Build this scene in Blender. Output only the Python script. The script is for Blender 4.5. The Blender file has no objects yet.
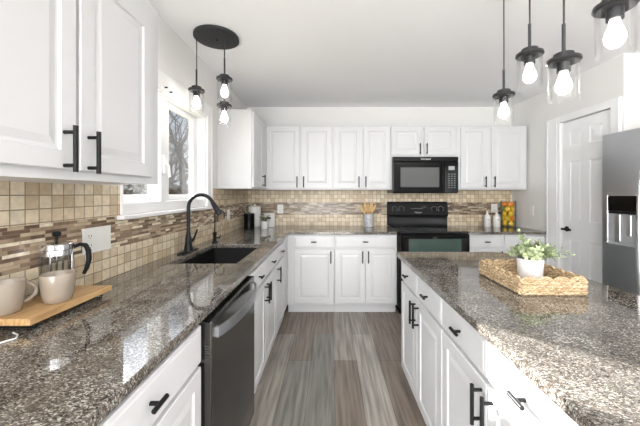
import bpy, bmesh, math, random
from mathutils import Vector, Matrix
random.seed(7)
C = bpy.context.scene.collection
PI = math.pi

# ------------------------------------------------------------------ camera, world, sun, large lights, exposure
F = 300.0
cam = bpy.data.cameras.new('camera'); camo = bpy.data.objects.new('camera', cam); C.objects.link(camo)
camo.location = (0, 0, 1.32); camo.rotation_euler = (PI/2, 0, 0)
cam.sensor_fit = 'HORIZONTAL'; cam.sensor_width = 36.0; cam.lens = 36.0*F/640
cam.shift_x = -10/640; cam.shift_y = -19/640; cam.clip_start = 0.02; cam.clip_end = 200
bpy.context.scene.camera = camo

w = bpy.data.worlds.new('sky'); bpy.context.scene.world = w; w.use_nodes = True
nt = w.node_tree; nt.nodes.clear()
wo = nt.nodes.new('ShaderNodeOutputWorld'); bg = nt.nodes.new('ShaderNodeBackground')
tc = nt.nodes.new('ShaderNodeTexCoord'); sp = nt.nodes.new('ShaderNodeSeparateXYZ'); rp = nt.nodes.new('ShaderNodeValToRGB')
nt.links.new(tc.outputs['Generated'], sp.inputs[0]); nt.links.new(sp.outputs['Z'], rp.inputs[0])
rp.color_ramp.elements[0].position = 0.0; rp.color_ramp.elements[0].color = (0.80, 0.87, 0.95, 1)
rp.color_ramp.elements[1].position = 0.30; rp.color_ramp.elements[1].color = (0.62, 0.75, 0.93, 1)
e_ = rp.color_ramp.elements.new(0.45); e_.color = (0.93, 0.96, 1.0, 1)
nt.links.new(rp.outputs[0], bg.inputs[0]); 
mr = nt.nodes.new('ShaderNodeMapRange'); mr.inputs['From Min'].default_value = 0.33; mr.inputs['From Max'].default_value = 0.44
mr.inputs['To Min'].default_value = 0.62; mr.inputs['To Max'].default_value = 6.0     # clear low sky, upper band boosted to brighten the counter's reflection
nt.links.new(sp.outputs['Z'], mr.inputs['Value']); nt.links.new(mr.outputs['Result'], bg.inputs[1])
nt.links.new(bg.outputs[0], wo.inputs[0])

def light(name, kind, loc, rot, energy, color=(1, 1, 1), size=None, sy=None):
    l = bpy.data.lights.new(name, kind); o = bpy.data.objects.new(name, l); C.objects.link(o)
    o.location = loc; o.rotation_euler = rot; l.energy = energy; l.color = color
    if kind == 'AREA':
        l.shape = 'RECTANGLE'; l.size = size; l.size_y = sy
    return o
SUN_DIR = Vector((1.0, -0.95, -0.455)).normalized()
sun = light('sun', 'SUN', (-6, 8, 5), SUN_DIR.to_track_quat('-Z', 'Y').to_euler(), 24.0, (1.0, 0.97, 0.93))
sun.data.angle = 0.008
# daylight entering by the tall rear windows; the side lamp is an added fill
light('rear_window_daylight', 'AREA', (-0.25, -3.62, 1.25), (PI/2, 0, 0), 140, (0.97, 0.985, 1.0), 1.5, 2.1)
light('rear_window_daylight', 'AREA', (2.6, -3.62, 1.25), (PI/2, 0, 0), 12, (0.98, 0.985, 1.0), 2.4, 2.1)
light('side_fill', 'AREA', (-1.22, -2.3, 1.25), (PI/2, 0, -PI/2), 220, (0.97, 0.985, 1.0), 1.7, 1.8)  # added to brighten left-facing surfaces through an invented opening
# added lamp behind the camera, pointed up to brighten the ceiling
light('ceiling_bounce_fill', 'AREA', (1.9, -2.1, 2.12), (PI, 0, 0), 85, (0.985, 0.99, 1.0), 3.2, 2.6)
V = bpy.context.scene.view_settings
V.view_transform = 'Standard'; V.look = 'None'; V.gamma = 1.0; V.use_curve_mapping = False; V.exposure = 0.32

# ------------------------------------------------------------------ materials
def newmat(name):
    m = bpy.data.materials.new(name); m.use_nodes = True
    return m, m.node_tree, m.node_tree.nodes['Principled BSDF']
def mat(name, col, rough=0.5, metal=0.0, coat=0.0, ior=1.5, emit=None, es=0.0, bump=0.0, bscale=200, vary=0.0):
    m, t, b = newmat(name)
    b.inputs['Base Color'].default_value = (*col, 1); b.inputs['Roughness'].default_value = rough
    b.inputs['Metallic'].default_value = metal; b.inputs['Coat Weight'].default_value = coat; b.inputs['IOR'].default_value = ior
    if emit: b.inputs['Emission Color'].default_value = (*emit, 1); b.inputs['Emission Strength'].default_value = es
    tcn = t.nodes.new('ShaderNodeTexCoord'); n = t.nodes.new('ShaderNodeTexNoise'); n.inputs['Scale'].default_value = bscale
    t.links.new(tcn.outputs['Object'], n.inputs['Vector'])
    if bump:
        bp = t.nodes.new('ShaderNodeBump'); bp.inputs['Strength'].default_value = bump; bp.inputs['Distance'].default_value = 0.002
        t.links.new(n.outputs[0], bp.inputs['Height']); t.links.new(bp.outputs[0], b.inputs['Normal'])
    if vary:
        r = t.nodes.new('ShaderNodeValToRGB')
        r.color_ramp.elements[0].position = 0.3; r.color_ramp.elements[1].position = 0.7
        r.color_ramp.elements[0].color = (*[c*(1-vary) for c in col], 1); r.color_ramp.elements[1].color = (*[min(1, c*(1+vary)) for c in col], 1)
        t.links.new(n.outputs[0], r.inputs[0]); t.links.new(r.outputs[0], b.inputs['Base Color'])
    return m
def ramp(t, stops, const=False):
    r = t.nodes.new('ShaderNodeValToRGB'); cr = r.color_ramp
    if const: cr.interpolation = 'CONSTANT'
    while len(cr.elements) < len(stops): cr.elements.new(0.5)
    for e, (p, c) in zip(cr.elements, stops): e.position = p; e.color = (*c, 1)
    return r
def swizzle(t, axes, offs=(0, 0)):
    tcn = t.nodes.new('ShaderNodeTexCoord'); s = t.nodes.new('ShaderNodeSeparateXYZ'); c = t.nodes.new('ShaderNodeCombineXYZ')
    t.links.new(tcn.outputs['Object'], s.inputs[0])
    for k, a in enumerate(axes):
        ad = t.nodes.new('ShaderNodeMath'); ad.operation = 'ADD'; ad.inputs[1].default_value = offs[k]
        t.links.new(s.outputs['XYZ'.index(a)], ad.inputs[0]); t.links.new(ad.outputs[0], c.inputs[k])
    return c, tcn
def brick_mat(name, axes, bw, bh, offset, mortar, stops, mortar_col, rough, noise_amt, nscale=(30, 30, 30), offs=(0, 0), bump=0.25, squash=1.0):
    m, t, b = newmat(name); c, tcn = swizzle(t, axes, offs)
    br = t.nodes.new('ShaderNodeTexBrick'); br.offset = offset; br.offset_frequency = 2 if offset else 1; br.squash = squash; br.squash_frequency = 3
    br.inputs['Color1'].default_value = (0, 0, 0, 1); br.inputs['Color2'].default_value = (1, 1, 1, 1); br.inputs['Mortar'].default_value = (0, 0, 0, 1)
    br.inputs['Scale'].default_value = 1; br.inputs['Mortar Size'].default_value = mortar; br.inputs['Mortar Smooth'].default_value = 0.2
    br.inputs['Bias'].default_value = 0; br.inputs['Brick Width'].default_value = bw; br.inputs['Row Height'].default_value = bh
    t.links.new(c.outputs[0], br.inputs['Vector'])
    r = ramp(t, stops, True); t.links.new(br.outputs['Color'], r.inputs[0])
    mp = t.nodes.new('ShaderNodeMapping'); mp.inputs['Scale'].default_value = nscale
    n = t.nodes.new('ShaderNodeTexNoise'); n.inputs['Scale'].default_value = 1; n.inputs['Detail'].default_value = 6
    t.links.new(tcn.outputs['Object'], mp.inputs[0]); t.links.new(mp.outputs[0], n.inputs['Vector'])
    nr = ramp(t, [(0.32, (1-noise_amt,)*3), (0.68, (1+noise_amt*0.6,)*3)]); t.links.new(n.outputs[0], nr.inputs[0])
    mx = t.nodes.new('ShaderNodeMix'); mx.data_type = 'RGBA'; mx.blend_type = 'MULTIPLY'; mx.inputs[0].default_value = 1
    t.links.new(r.outputs[0], mx.inputs[6]); t.links.new(nr.outputs[0], mx.inputs[7])
    m2 = t.nodes.new('ShaderNodeMix'); m2.data_type = 'RGBA'; m2.inputs[7].default_value = (*mortar_col, 1)
    t.links.new(br.outputs['Fac'], m2.inputs[0]); t.links.new(mx.outputs[2], m2.inputs[6]); t.links.new(m2.outputs[2], b.inputs['Base Color'])
    bp = t.nodes.new('ShaderNodeBump'); bp.invert = True; bp.inputs['Strength'].default_value = bump; bp.inputs['Distance'].default_value = 0.002
    t.links.new(br.outputs['Fac'], bp.inputs['Height']); t.links.new(bp.outputs[0], b.inputs['Normal'])
    b.inputs['Roughness'].default_value = rough
    return m
WHITE = mat('white_cabinet_paint', (0.655, 0.655, 0.66), 0.32)
WALL = mat('warm_grey_wall_paint', (0.78, 0.77, 0.75), 0.8, bump=0.05, bscale=300)
CEIL = mat('white_ceiling_paint', (0.94, 0.94, 0.945), 0.9, bump=0.05, bscale=300)
TRIM = mat('white_trim_paint', (0.86, 0.86, 0.86), 0.35)
BLACK = mat('matte_black_metal', (0.009, 0.009, 0.010), 0.42, ior=1.3)
BRONZE = mat('dark_bronze_metal', (0.014, 0.014, 0.016), 0.4, metal=0.1, ior=1.35)
PEND = mat('brushed_dark_pendant_metal', (0.05, 0.05, 0.053), 0.35, metal=0.7)
CANOPY = mat('dark_canopy_enamel', (0.035, 0.035, 0.037), 0.5, ior=1.3)
GLOSSBLK = mat('gloss_black_enamel', (0.004, 0.004, 0.004), 0.10, ior=1.22)
BLKGLASS = mat('black_oven_glass', (0.006, 0.007, 0.007), 0.05, ior=1.35)
GREYGLASS = mat('grey_microwave_window', (0.11, 0.11, 0.11), 0.12, ior=1.4)
OVENWIN = mat('oven_window_painted_reflection', (0.014, 0.055, 0.043), 0.05, ior=1.5)  # green reflection in the glass painted as base colour
DWSTEEL = mat('black_stainless_steel', (0.075, 0.073, 0.068), 0.16, metal=0.9)
DWSIDE = mat('dark_grey_door_side', (0.10, 0.10, 0.10), 0.5)
STEEL = mat('stainless_steel', (0.58, 0.59, 0.61), 0.32, metal=1.0, bump=0.02, bscale=15)
CHROME = mat('chrome', (0.7, 0.7, 0.72), 0.14, metal=1.0)
DKPLASTIC = mat('dark_grey_plastic', (0.010, 0.010, 0.011), 0.5, ior=1.25)
LCD = mat('pale_display', (0.30, 0.32, 0.33), 0.2)
PRINT = mat('pale_print', (0.75, 0.75, 0.75), 0.5)
PLATE = mat('white_switch_plastic', (0.82, 0.81, 0.78), 0.35)
SLOT = mat('dark_slot', (0.05, 0.05, 0.05), 0.6)
CERAMIC = mat('taupe_glazed_ceramic', (0.33, 0.275, 0.22), 0.25, coat=0.3)
WPOT = mat('white_matte_ceramic', (0.84, 0.83, 0.83), 0.45)
WGLOSS = mat('white_glazed_ceramic', (0.80, 0.79, 0.76), 0.2)
WOOD = mat('light_utensil_wood', (0.60, 0.37, 0.15), 0.5, vary=0.15, bscale=60)
SOIL = mat('soil', (0.06, 0.04, 0.03), 0.9)
LEAFD = mat('dark_green_leaf', (0.07, 0.14, 0.06), 0.5, vary=0.3, bscale=90)
LEAF = mat('sage_green_leaf', (0.34, 0.40, 0.22), 0.6, vary=0.6, bscale=45)
STEM = mat('green_stem', (0.16, 0.24, 0.10), 0.6)
YEL = mat('lemon_skin', (0.85, 0.55, 0.03), 0.4, bump=0.2, bscale=400)
ORA = mat('orange_skin', (0.85, 0.26, 0.02), 0.4, bump=0.2, bscale=400)
LIM = mat('lime_skin', (0.22, 0.38, 0.04), 0.4, bump=0.2, bscale=400)
SINK = mat('black_composite_sink', (0.008, 0.008, 0.008), 0.5, ior=1.25)
CORD = mat('white_cable', (0.8, 0.8, 0.8), 0.4)
CORDG = mat('grey_fabric_cord', (0.03, 0.03, 0.03), 0.6)
FILTERW = mat('pale_filament_glow', (1, 0.95, 0.85), 0.4, emit=(1.0, 0.95, 0.86), es=5.0)

def granite():
    m, t, b = newmat('speckled_taupe_granite')
    tcn = t.nodes.new('ShaderNodeTexCoord')
    n0 = t.nodes.new('ShaderNodeTexNoise'); n0.inputs['Scale'].default_value = 60; n0.inputs['Detail'].default_value = 3
    t.links.new(tcn.outputs['Object'], n0.inputs['Vector'])
    mv = t.nodes.new('ShaderNodeMix'); mv.data_type = 'VECTOR'; mv.inputs[0].default_value = 0.012
    t.links.new(tcn.outputs['Object'], mv.inputs[4]); t.links.new(n0.outputs['Color'], mv.inputs[5])
    mp = t.nodes.new('ShaderNodeMapping'); mp.inputs['Rotation'].default_value = (0, 0, 0.6); mp.inputs['Scale'].default_value = (1, 1.8, 1)
    t.links.new(mv.outputs[1], mp.inputs[0])
    v = t.nodes.new('ShaderNodeTexVoronoi'); v.inputs['Scale'].default_value = 230
    t.links.new(mp.outputs[0], v.inputs['Vector'])
    s = t.nodes.new('ShaderNodeSeparateColor'); t.links.new(v.outputs['Color'], s.inputs[0])
    n = t.nodes.new('ShaderNodeTexNoise'); n.inputs['Scale'].default_value = 9; n.inputs['Detail'].default_value = 4
    t.links.new(tcn.outputs['Object'], n.inputs['Vector'])
    ad = t.nodes.new('ShaderNodeMath'); ad.operation = 'MULTIPLY_ADD'; ad.inputs[1].default_value = 0.75
    t.links.new(n.outputs[0], ad.inputs[0]); t.links.new(s.outputs[0], ad.inputs[2])
    sb = t.nodes.new('ShaderNodeMath'); sb.operation = 'SUBTRACT'; sb.inputs[1].default_value = 0.375
    t.links.new(ad.outputs[0], sb.inputs[0])
    r = ramp(t, [(0.0, (0.020, 0.016, 0.014)), (0.15, (0.045, 0.037, 0.031)), (0.34, (0.098, 0.082, 0.069)), (0.62, (0.145, 0.129, 0.113)), (0.82, (0.23, 0.21, 0.18)), (0.97, (0.42, 0.41, 0.37))])
    t.links.new(sb.outputs[0], r.inputs[0]); t.links.new(r.outputs[0], b.inputs['Base Color'])
    b.inputs['Roughness'].default_value = 0.035; b.inputs['IOR'].default_value = 1.72
    return m
GRAN = granite()

TILES = [(0.0, (0.600, 0.480, 0.324)), (0.3, (0.696, 0.576, 0.408)), (0.42, (0.768, 0.648, 0.468)), (0.55, (0.732, 0.636, 0.480)), (0.68, (0.576, 0.456, 0.300)), (0.76, (0.792, 0.684, 0.516))]
MOS = [(0.0, (0.168, 0.108, 0.072)), (0.20, (0.408, 0.300, 0.204)), (0.32, (0.552, 0.432, 0.300)), (0.43, (0.768, 0.660, 0.492)), (0.52, (0.360, 0.276, 0.204)), (0.60, (0.528, 0.408, 0.288)), (0.68, (0.840, 0.744, 0.576)), (0.80, (0.264, 0.180, 0.120))]
GROUT = (0.27, 0.20, 0.125)
TILE_L = brick_mat('travertine_tile_left', 'YZ', .0508, .0508, 0, .0022, TILES, GROUT, 0.4, 0.14, offs=(.012, -.0456+.0508*2-.0508), nscale=(40, 40, 40))
TILE_B = brick_mat('travertine_tile_back', 'XZ', .0508, .0508, 0, .0022, TILES, GROUT, 0.4, 0.14, offs=(10.012, -.0456+.0508), nscale=(40, 40, 40))
MOS_L = brick_mat('strip_mosaic_left', 'YZ', .092, .01305, 0.37, .0008, MOS, (.30, .23, .16), 0.25, 0.22, offs=(5, -1.052+.01305*85), nscale=(30, 30, 30), squash=0.6)
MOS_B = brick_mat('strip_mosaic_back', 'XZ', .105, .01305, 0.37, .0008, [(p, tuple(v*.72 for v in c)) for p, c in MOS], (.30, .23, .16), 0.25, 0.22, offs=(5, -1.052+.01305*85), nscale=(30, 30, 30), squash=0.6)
FLOORC = [(0.0, (0.25, 0.205, 0.17)), (0.3, (0.36, 0.325, 0.285)), (0.42, (0.28, 0.26, 0.235)), (0.53, (0.43, 0.395, 0.35)), (0.64, (0.25, 0.235, 0.215)), (0.74, (0.36, 0.305, 0.25))]
FLOOR = brick_mat('grey_brown_vinyl_planks', 'YX', 1.22, .18, 0.37, .0012, FLOORC, (.05, .045, .04), 0.42, 0.42, nscale=(42, 2.2, 1), offs=(20.35, 10.05), bump=0.12)

def thin_glass(name, tint=(1, 1, 1), refl=1.0, rough=0.0):
    m = bpy.data.materials.new(name); m.use_nodes = True; t = m.node_tree; t.nodes.clear()
    o = t.nodes.new('ShaderNodeOutputMaterial'); mx = t.nodes.new('ShaderNodeMixShader'); tr = t.nodes.new('ShaderNodeBsdfTransparent')
    gl = t.nodes.new('ShaderNodeBsdfGlossy'); lw = t.nodes.new('ShaderNodeLayerWeight'); lw.inputs['Blend'].default_value = 0.25
    mu = t.nodes.new('ShaderNodeMath'); mu.operation = 'MULTIPLY'; mu.inputs[1].default_value = refl
    tr.inputs[0].default_value = (*tint, 1); gl.inputs['Roughness'].default_value = rough
    t.links.new(lw.outputs['Fresnel'], mu.inputs[0]); t.links.new(mu.outputs[0], mx.inputs[0])
    t.links.new(tr.outputs[0], mx.inputs[1]); t.links.new(gl.outputs[0], mx.inputs[2]); t.links.new(mx.outputs[0], o.inputs[0])
    return m
GLASS = thin_glass('clear_pendant_glass', (0.995, 0.995, 0.995), 0.28, 0.02)
PANE = thin_glass('window_pane_glass', (1, 1, 1), 0.35)
JAR = thin_glass('clear_jar_glass', (0.96, 0.97, 0.97), 0.6, 0.02)

# ------------------------------------------------------------------ mesh helpers
def tag(o, label=None, cat=None, group=None, kind=None):
    if label: o['label'] = label
    if cat: o['category'] = cat
    if group: o['group'] = group
    if kind: o['kind'] = kind
    return o
def thing(name, label, cat, loc=(0, 0, 0), rz=0, group=None, kind=None):
    o = bpy.data.objects.new(name, None); C.objects.link(o); o.location = loc; o.rotation_euler = (0, 0, rz)
    o.empty_display_size = 0.05
    return tag(o, label, cat, group, kind)
def build(name, bm, m, parent=None, smooth=False, loc=None, label=None):
    me = bpy.data.meshes.new(name)
    bmesh.ops.recalc_face_normals(bm, faces=bm.faces); bm.to_mesh(me); bm.free()
    for k in (m if isinstance(m, (list, tuple)) else [m]): me.materials.append(k)
    if smooth:
        for p in me.polygons: p.use_smooth = True
        try: me.set_sharp_from_angle(angle=math.radians(40))
        except Exception: pass
    o = bpy.data.objects.new(name, me); C.objects.link(o)
    if parent: o.parent = parent
    if loc: o.location = loc
    if label: o['label'] = label
    return o
def BM(): return bmesh.new()
def box(bm, x0, x1, y0, y1, z0, z1, bev=0.0, seg=1):
    x0, x1 = min(x0, x1), max(x0, x1); y0, y1 = min(y0, y1), max(y0, y1)
    r = bmesh.ops.create_cube(bm, size=1, matrix=Matrix.Translation(((x0+x1)/2, (y0+y1)/2, (z0+z1)/2)) @ Matrix.Diagonal((x1-x0, y1-y0, z1-z0, 1)))
    if bev:
        es = set(e for v in r['verts'] for e in v.link_edges)
        bmesh.ops.bevel(bm, geom=list(es), offset=bev, segments=seg, affect='EDGES', profile=0.6)
    return bm
def tube(bm, pts, r, n=10, caps=True):
    pts = [Vector(p) for p in pts]; rs = r if isinstance(r, (list, tuple)) else [r]*len(pts)
    rings = []; up = None
    for i, p in enumerate(pts):
        d = (pts[min(i+1, len(pts)-1)] - pts[max(i-1, 0)]).normalized()
        if up is None:
            up = d.orthogonal().normalized()
        else:
            up = (up - d*up.dot(d)); up = up.normalized() if up.length > 1e-6 else d.orthogonal().normalized()
        b = d.cross(up)
        rings.append([bm.verts.new(p + (up*math.cos(2*PI*k/n) + b*math.sin(2*PI*k/n))*rs[i]) for k in range(n)])
    for a, b in zip(rings, rings[1:]):
        for k in range(n): bm.faces.new((a[k], a[(k+1) % n], b[(k+1) % n], b[k]))
    if caps: bm.faces.new(rings[0][::-1]); bm.faces.new(rings[-1])
    return bm
def lathe(bm, prof, cx=0, cy=0, n=28, closed=False):
    rings = []
    for r, z in prof:
        if r < 1e-6: rings.append([bm.verts.new((cx, cy, z))])
        else: rings.append([bm.verts.new((cx+r*math.cos(2*PI*k/n), cy+r*math.sin(2*PI*k/n), z)) for k in range(n)])
    prs = list(zip(rings, rings[1:])) + ([(rings[-1], rings[0])] if closed else [])
    for a, b in prs:
        for k in range(n):
            k2 = (k+1) % n
            if len(a) == 1 and len(b) == 1: continue
            if len(a) == 1: bm.faces.new((a[0], b[k], b[k2]))
            elif len(b) == 1: bm.faces.new((a[k], a[k2], b[0]))
            else: bm.faces.new((a[k], a[k2], b[k2], b[k]))
    return bm
def prism(bm, poly, z0, z1):
    a = [bm.verts.new((x, y, z0)) for x, y in poly]; b = [bm.verts.new((x, y, z1)) for x, y in poly]
    bm.faces.new(a[::-1]); bm.faces.new(b); n = len(poly)
    for k in range(n): bm.faces.new((a[k], a[(k+1) % n], b[(k+1) % n], b[k]))
    return bm
def slab(bm, xs, ys, keep, z0, z1):
    vt = {}
    def v(i, j, z):
        k = (i, j, z)
        if k not in vt: vt[k] = bm.verts.new((xs[i], ys[j], z))
        return vt[k]
    K = lambda i, j: 0 <= i < len(xs)-1 and 0 <= j < len(ys)-1 and keep(i, j)
    for i in range(len(xs)-1):
        for j in range(len(ys)-1):
            if not K(i, j): continue
            bm.faces.new((v(i, j, z1), v(i+1, j, z1), v(i+1, j+1, z1), v(i, j+1, z1)))
            bm.faces.new((v(i, j, z0), v(i, j+1, z0), v(i+1, j+1, z0), v(i+1, j, z0)))
            for (di, dj, a, b) in ((-1, 0, (i, j), (i, j+1)), (1, 0, (i+1, j), (i+1, j+1)), (0, -1, (i, j), (i+1, j)), (0, 1, (i, j+1), (i+1, j+1))):
                if not K(i+di, j+dj):
                    bm.faces.new((v(*a, z0), v(*b, z0), v(*b, z1), v(*a, z1)))
    bmesh.ops.dissolve_limit(bm, angle_limit=0.01, verts=bm.verts, edges=bm.edges)
    return bm
def panel_front(bm, x0, x1, z0, z1, t, cells, prof, yb=0.0, edge=0.003):
    """a door leaf facing -Y: back at yb, front at yb-t, raised panels set in the given cells (px0,px1,pz0,pz1)"""
    yf = yb - t
    def ring(a, b, c, d, y): return [bm.verts.new(p) for p in ((a, y, c), (b, y, c), (b, y, d), (a, y, d))]
    def loft(A, B):
        for k in range(4): bm.faces.new((A[k], A[(k+1) % 4], B[(k+1) % 4], B[k]))
    r0 = ring(x0, x1, z0, z1, yb); r1 = ring(x0, x1, z0, z1, yf+edge); bm.faces.new(r0[::-1]); loft(r0, r1)
    X0, X1, Z0, Z1 = x0+edge, x1-edge, z0+edge, z1-edge
    xs = sorted(set([X0, X1] + [c[0] for c in cells] + [c[1] for c in cells])); zs = sorted(set([Z0, Z1] + [c[2] for c in cells] + [c[3] for c in cells]))
    g = {}
    def v(x, z):
        if (x, z) not in g: g[(x, z)] = bm.verts.new((x, yf, z))
        return g[(x, z)]
    cs = set((c[0], c[1], c[2], c[3]) for c in cells)
    for xa, xb in zip(xs, xs[1:]):
        for za, zb in zip(zs, zs[1:]):
            q = [v(xa, za), v(xb, za), v(xb, zb), v(xa, zb)]
            if (xa, xb, za, zb) in cs:
                prev = q
                for ins, dn in prof:
                    rg = ring(xa+ins, xb-ins, za+ins, zb-ins, yf+dn); loft(prev, rg); prev = rg
                bm.faces.new(prev)
            else: bm.faces.new(q)
    # bevelled rim between r1 and the face border
    r2 = [v(X0, Z0), v(X1, Z0), v(X1, Z1), v(X0, Z1)]
    bm.faces.new((r1[0], r1[1]) + tuple(v(x, Z0) for x in reversed(xs)))
    bm.faces.new((r1[1], r1[2]) + tuple(v(X1, z) for z in reversed(zs)))
    bm.faces.new((r1[2], r1[3]) + tuple(v(x, Z1) for x in xs))
    bm.faces.new((r1[3], r1[0]) + tuple(v(X0, z) for z in zs))
    return bm
RAISED = [(0.004, 0.006), (0.012, 0.007), (0.034, 0.0015)]

def pull(bm, x, z, yf, vertical, L=0.13, r=0.0064, off=0.032):
    if vertical:
        tube(bm, [(x, yf-off, z-L/2), (x, yf-off, z+L/2)], r, 10)
        for s in (-1, 1): tube(bm, [(x, yf, z+s*L*0.36), (x, yf-off, z+s*L*0.36)], r*0.85, 8)
    else:
        L = 0.058; off = 0.028
        tube(bm, [(x-L/2, yf-off, z), (x+L/2, yf-off, z)], r, 10)
        tube(bm, [(x, yf, z), (x, yf-off, z)], r*0.85, 8)
    return bm
T = 0.019
def cabinet(name, label, loc, rz, w, depth, z0, z1, fronts, toe=False, cat='cabinet', dtop=None):
    """local: x along the width, front frame at y=0 facing -Y. fronts: (kind, x0, x1, z0, z1, pull or None)"""
    t = thing(name, label, cat, loc, rz)
    bm = BM()
    if toe:
        box(bm, 0, w, 0, depth, z0+0.105, z1); box(bm, 0.0, w, 0.07, depth, z0, z0+0.105)
    else: box(bm, 0, w, 0, depth, z0, z1)
    build('carcass', bm, WHITE, t)
    for kind, a, b, c, d, h in fronts:
        bm = BM()
        if kind == 'door':
            s = 0.052
            panel_front(bm, a, b, c, d, T, [(a+s, b-s, c+s, d-s)], RAISED, yb=-0.0005)
        else:
            panel_front(bm, a, b, c, d, T, [(a+0.012, b-0.012, c+0.012, d-0.012)], [(0.005, -0.002)], yb=-0.0005)
        f = build(kind, bm, WHITE, t)
        if h:
            hb = BM(); pull(hb, h[0], h[1], -T-0.0005, kind == 'door'); build('handle', hb, BLACK, f, smooth=True)
    return t
def struct(name, bm, m, parent=None, smooth=False):
    o = build(name, bm, m, parent, smooth)
    if not parent: o['kind'] = 'structure'
    return o

# ------------------------------------------------------------------ room shell
XL, YB, XR, H = -1.08, 3.90, 2.36, 2.45
bm = BM(); box(bm, XL-0.12, 4.8, -3.6, YB+0.12, -0.1, 0); struct('floor', bm, FLOOR)
bm = BM(); box(bm, XL-0.12, 4.8, -3.6, YB+0.12, H, H+0.1); struct('ceiling', bm, CEIL)
bm = BM(); box(bm, XL, XR, YB, YB+0.12, 0, H); struct('wall_back', bm, WALL)
# left wall with the sink window opening and one added for the side fill
WY0, WY1, WZ0, WZ1 = 1.545, 2.61, 1.20, 1.99
def wall_with_holes(name, axis, c0, c1, a0, a1, holes, m):
    """wall in the plane axis='X' (runs along Y) or 'Y' (runs along X); holes: (a0,a1,z0,z1)"""
    bm = BM()
    xs = sorted(set([a0, a1] + [h[0] for h in holes] + [h[1] for h in holes])); zs = sorted(set([0, H] + [h[2] for h in holes] + [h[3] for h in holes]))
    def keep(i, j):
        cx, cz = (xs[i]+xs[i+1])/2, (zs[j]+zs[j+1])/2
        return not any(h[0] < cx < h[1] and h[2] < cz < h[3] for h in holes)
    slab(bm, xs, zs, keep, c0, c1)
    for v in bm.verts:
        a, z, c = v.co
        v.co = (c, a, z) if axis == 'X' else (a, c, z)
    return struct(name, bm, m)
wall_with_holes('wall_left', 'X', XL-0.12, XL, -3.6, YB+0.12, [(WY0, WY1, WZ0, WZ1), (-3.15, -1.45, 0.3, 2.2)], WALL)
wall_with_holes('wall_rear', 'Y', -3.6, -3.5, XL, 4.8, [(-1.0, 0.6, 0.1, 2.2), (0.95, 2.2, 0.1, 2.2), (2.4, 3.65, 0.1, 2.2)], WALL)
wall_with_holes('wall_dining', 'X', 4.5, 4.6, -3.5, 1.35, [(-2.7, -1.3, 0.3, 2.2), (-1.1, 0.3, 0.3, 2.2)], WALL)
def lattice(name, axis, c, rects):
    t = thing(name, None, None, kind='structure')
    for (a0, a1, z0, z1) in rects:
        bm = BM(); q = 0.05
        for (p0, p1, r0, r1) in ((a0, a0+q, z0, z1), (a1-q, a1, z0, z1), (a0, a1, z0, z0+q), (a0, a1, z1-q, z1), ((a0+a1)/2-.025, (a0+a1)/2+.025, z0, z1)):
            if axis == 'Y': box(bm, p0, p1, c-.03, c+.03, r0, r1)
            else: box(bm, c-.03, c+.03, p0, p1, r0, r1)
        build('window_frame', bm, TRIM, t)
lattice('window_2', 'Y', -3.55, [(-1.0, 0.6, 0.1, 2.2), (0.95, 2.2, 0.1, 2.2), (2.4, 3.65, 0.1, 2.2)])
lattice('side_fill_opening', 'X', XL-.06, [(-3.15, -1.45, 0.3, 2.2)])  # unseen window added to let the side fill lamp in
lattice('window_3', 'X', 4.55, [(-2.7, -1.3, 0.3, 2.2), (-1.1, 0.3, 0.3, 2.2)])
# right side: pantry wall with a door, then the fridge alcove
DY0, DY1, DZ = 2.51, 3.06, 2.045        # door opening
wall_with_holes('wall_right', 'X', XR, XR+0.10, 2.41, YB+0.12, [(DY0, DY1, 0, DZ)], WALL)
bm = BM(); box(bm, XR+0.1, 3.05, 2.41, 2.51, 0, H); struct('wall_alcove_side', bm, WALL)
bm = BM(); box(bm, 2.95, 3.05, 1.35, 2.41, 0, H); struct('wall_alcove_back', bm, WALL)
bm = BM(); box(bm, 2.95, 4.6, 1.35, 1.45, 0, H); struct('wall_alcove_near', bm, WALL)
bm = BM()   # door casing
box(bm, XR-0.018, XR-0.0005, DY1, 3.255, 0, 2.11, 0.003); box(bm, XR-0.018, XR-0.0005, 2.42, DY0, 0, 2.11, 0.003)
box(bm, XR-0.018, XR-0.0005, DY0, DY1, DZ, 2.11, 0.003)
for y in (3.235, 3.10, 2.435): box(bm, XR-0.023, XR-0.018, y-.004, y+.004, 0, 2.10)
struct('trim_1', bm, TRIM)
d1 = thing('door_1', None, None, (XR, DY1-0.004, 0.006), -PI/2, kind='structure')
dw = DY1-DY0-0.008; dh = DZ-0.012; st = 0.09; md = 0.085; pw = (dw-2*st-md)/2
cells = []
for (c, d) in ((0.22, 0.87), (1.05, 1.63), (1.785, 1.935)):
    cells += [(st, st+pw, c, d), (st+pw+md, dw-st, c, d)]
bm = BM(); panel_front(bm, 0, dw, 0, dh, 0.035, cells, [(0.006, 0.005), (0.014, 0.006), (0.034, 0.002)], yb=0.047)
build('door_leaf', bm, TRIM, d1)
bm = BM(); lathe(bm, [(0, 0), (0.026, 0), (0.026, 0.008), (0.011, 0.012), (0.011, 0.048), (0, 0.048)], n=20)
bmesh.ops.rotate(bm, verts=bm.verts, cent=(0, 0, 0), matrix=Matrix.Rotation(PI/2, 3, 'X'))
bmesh.ops.translate(bm, verts=bm.verts, vec=(0.055, 0.012, 0.965))
box(bm, 0.045, 0.155, -0.045, -0.028, 0.955, 0.975, 0.004, 2)
build('door_handle', bm, BLACK, d1, smooth=True)
# baseboards
bm = BM(); box(bm, 2.952-0.014, 2.95, 1.36, 2.41, 0, 0.09); struct('baseboard_right', bm, TRIM)

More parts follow.
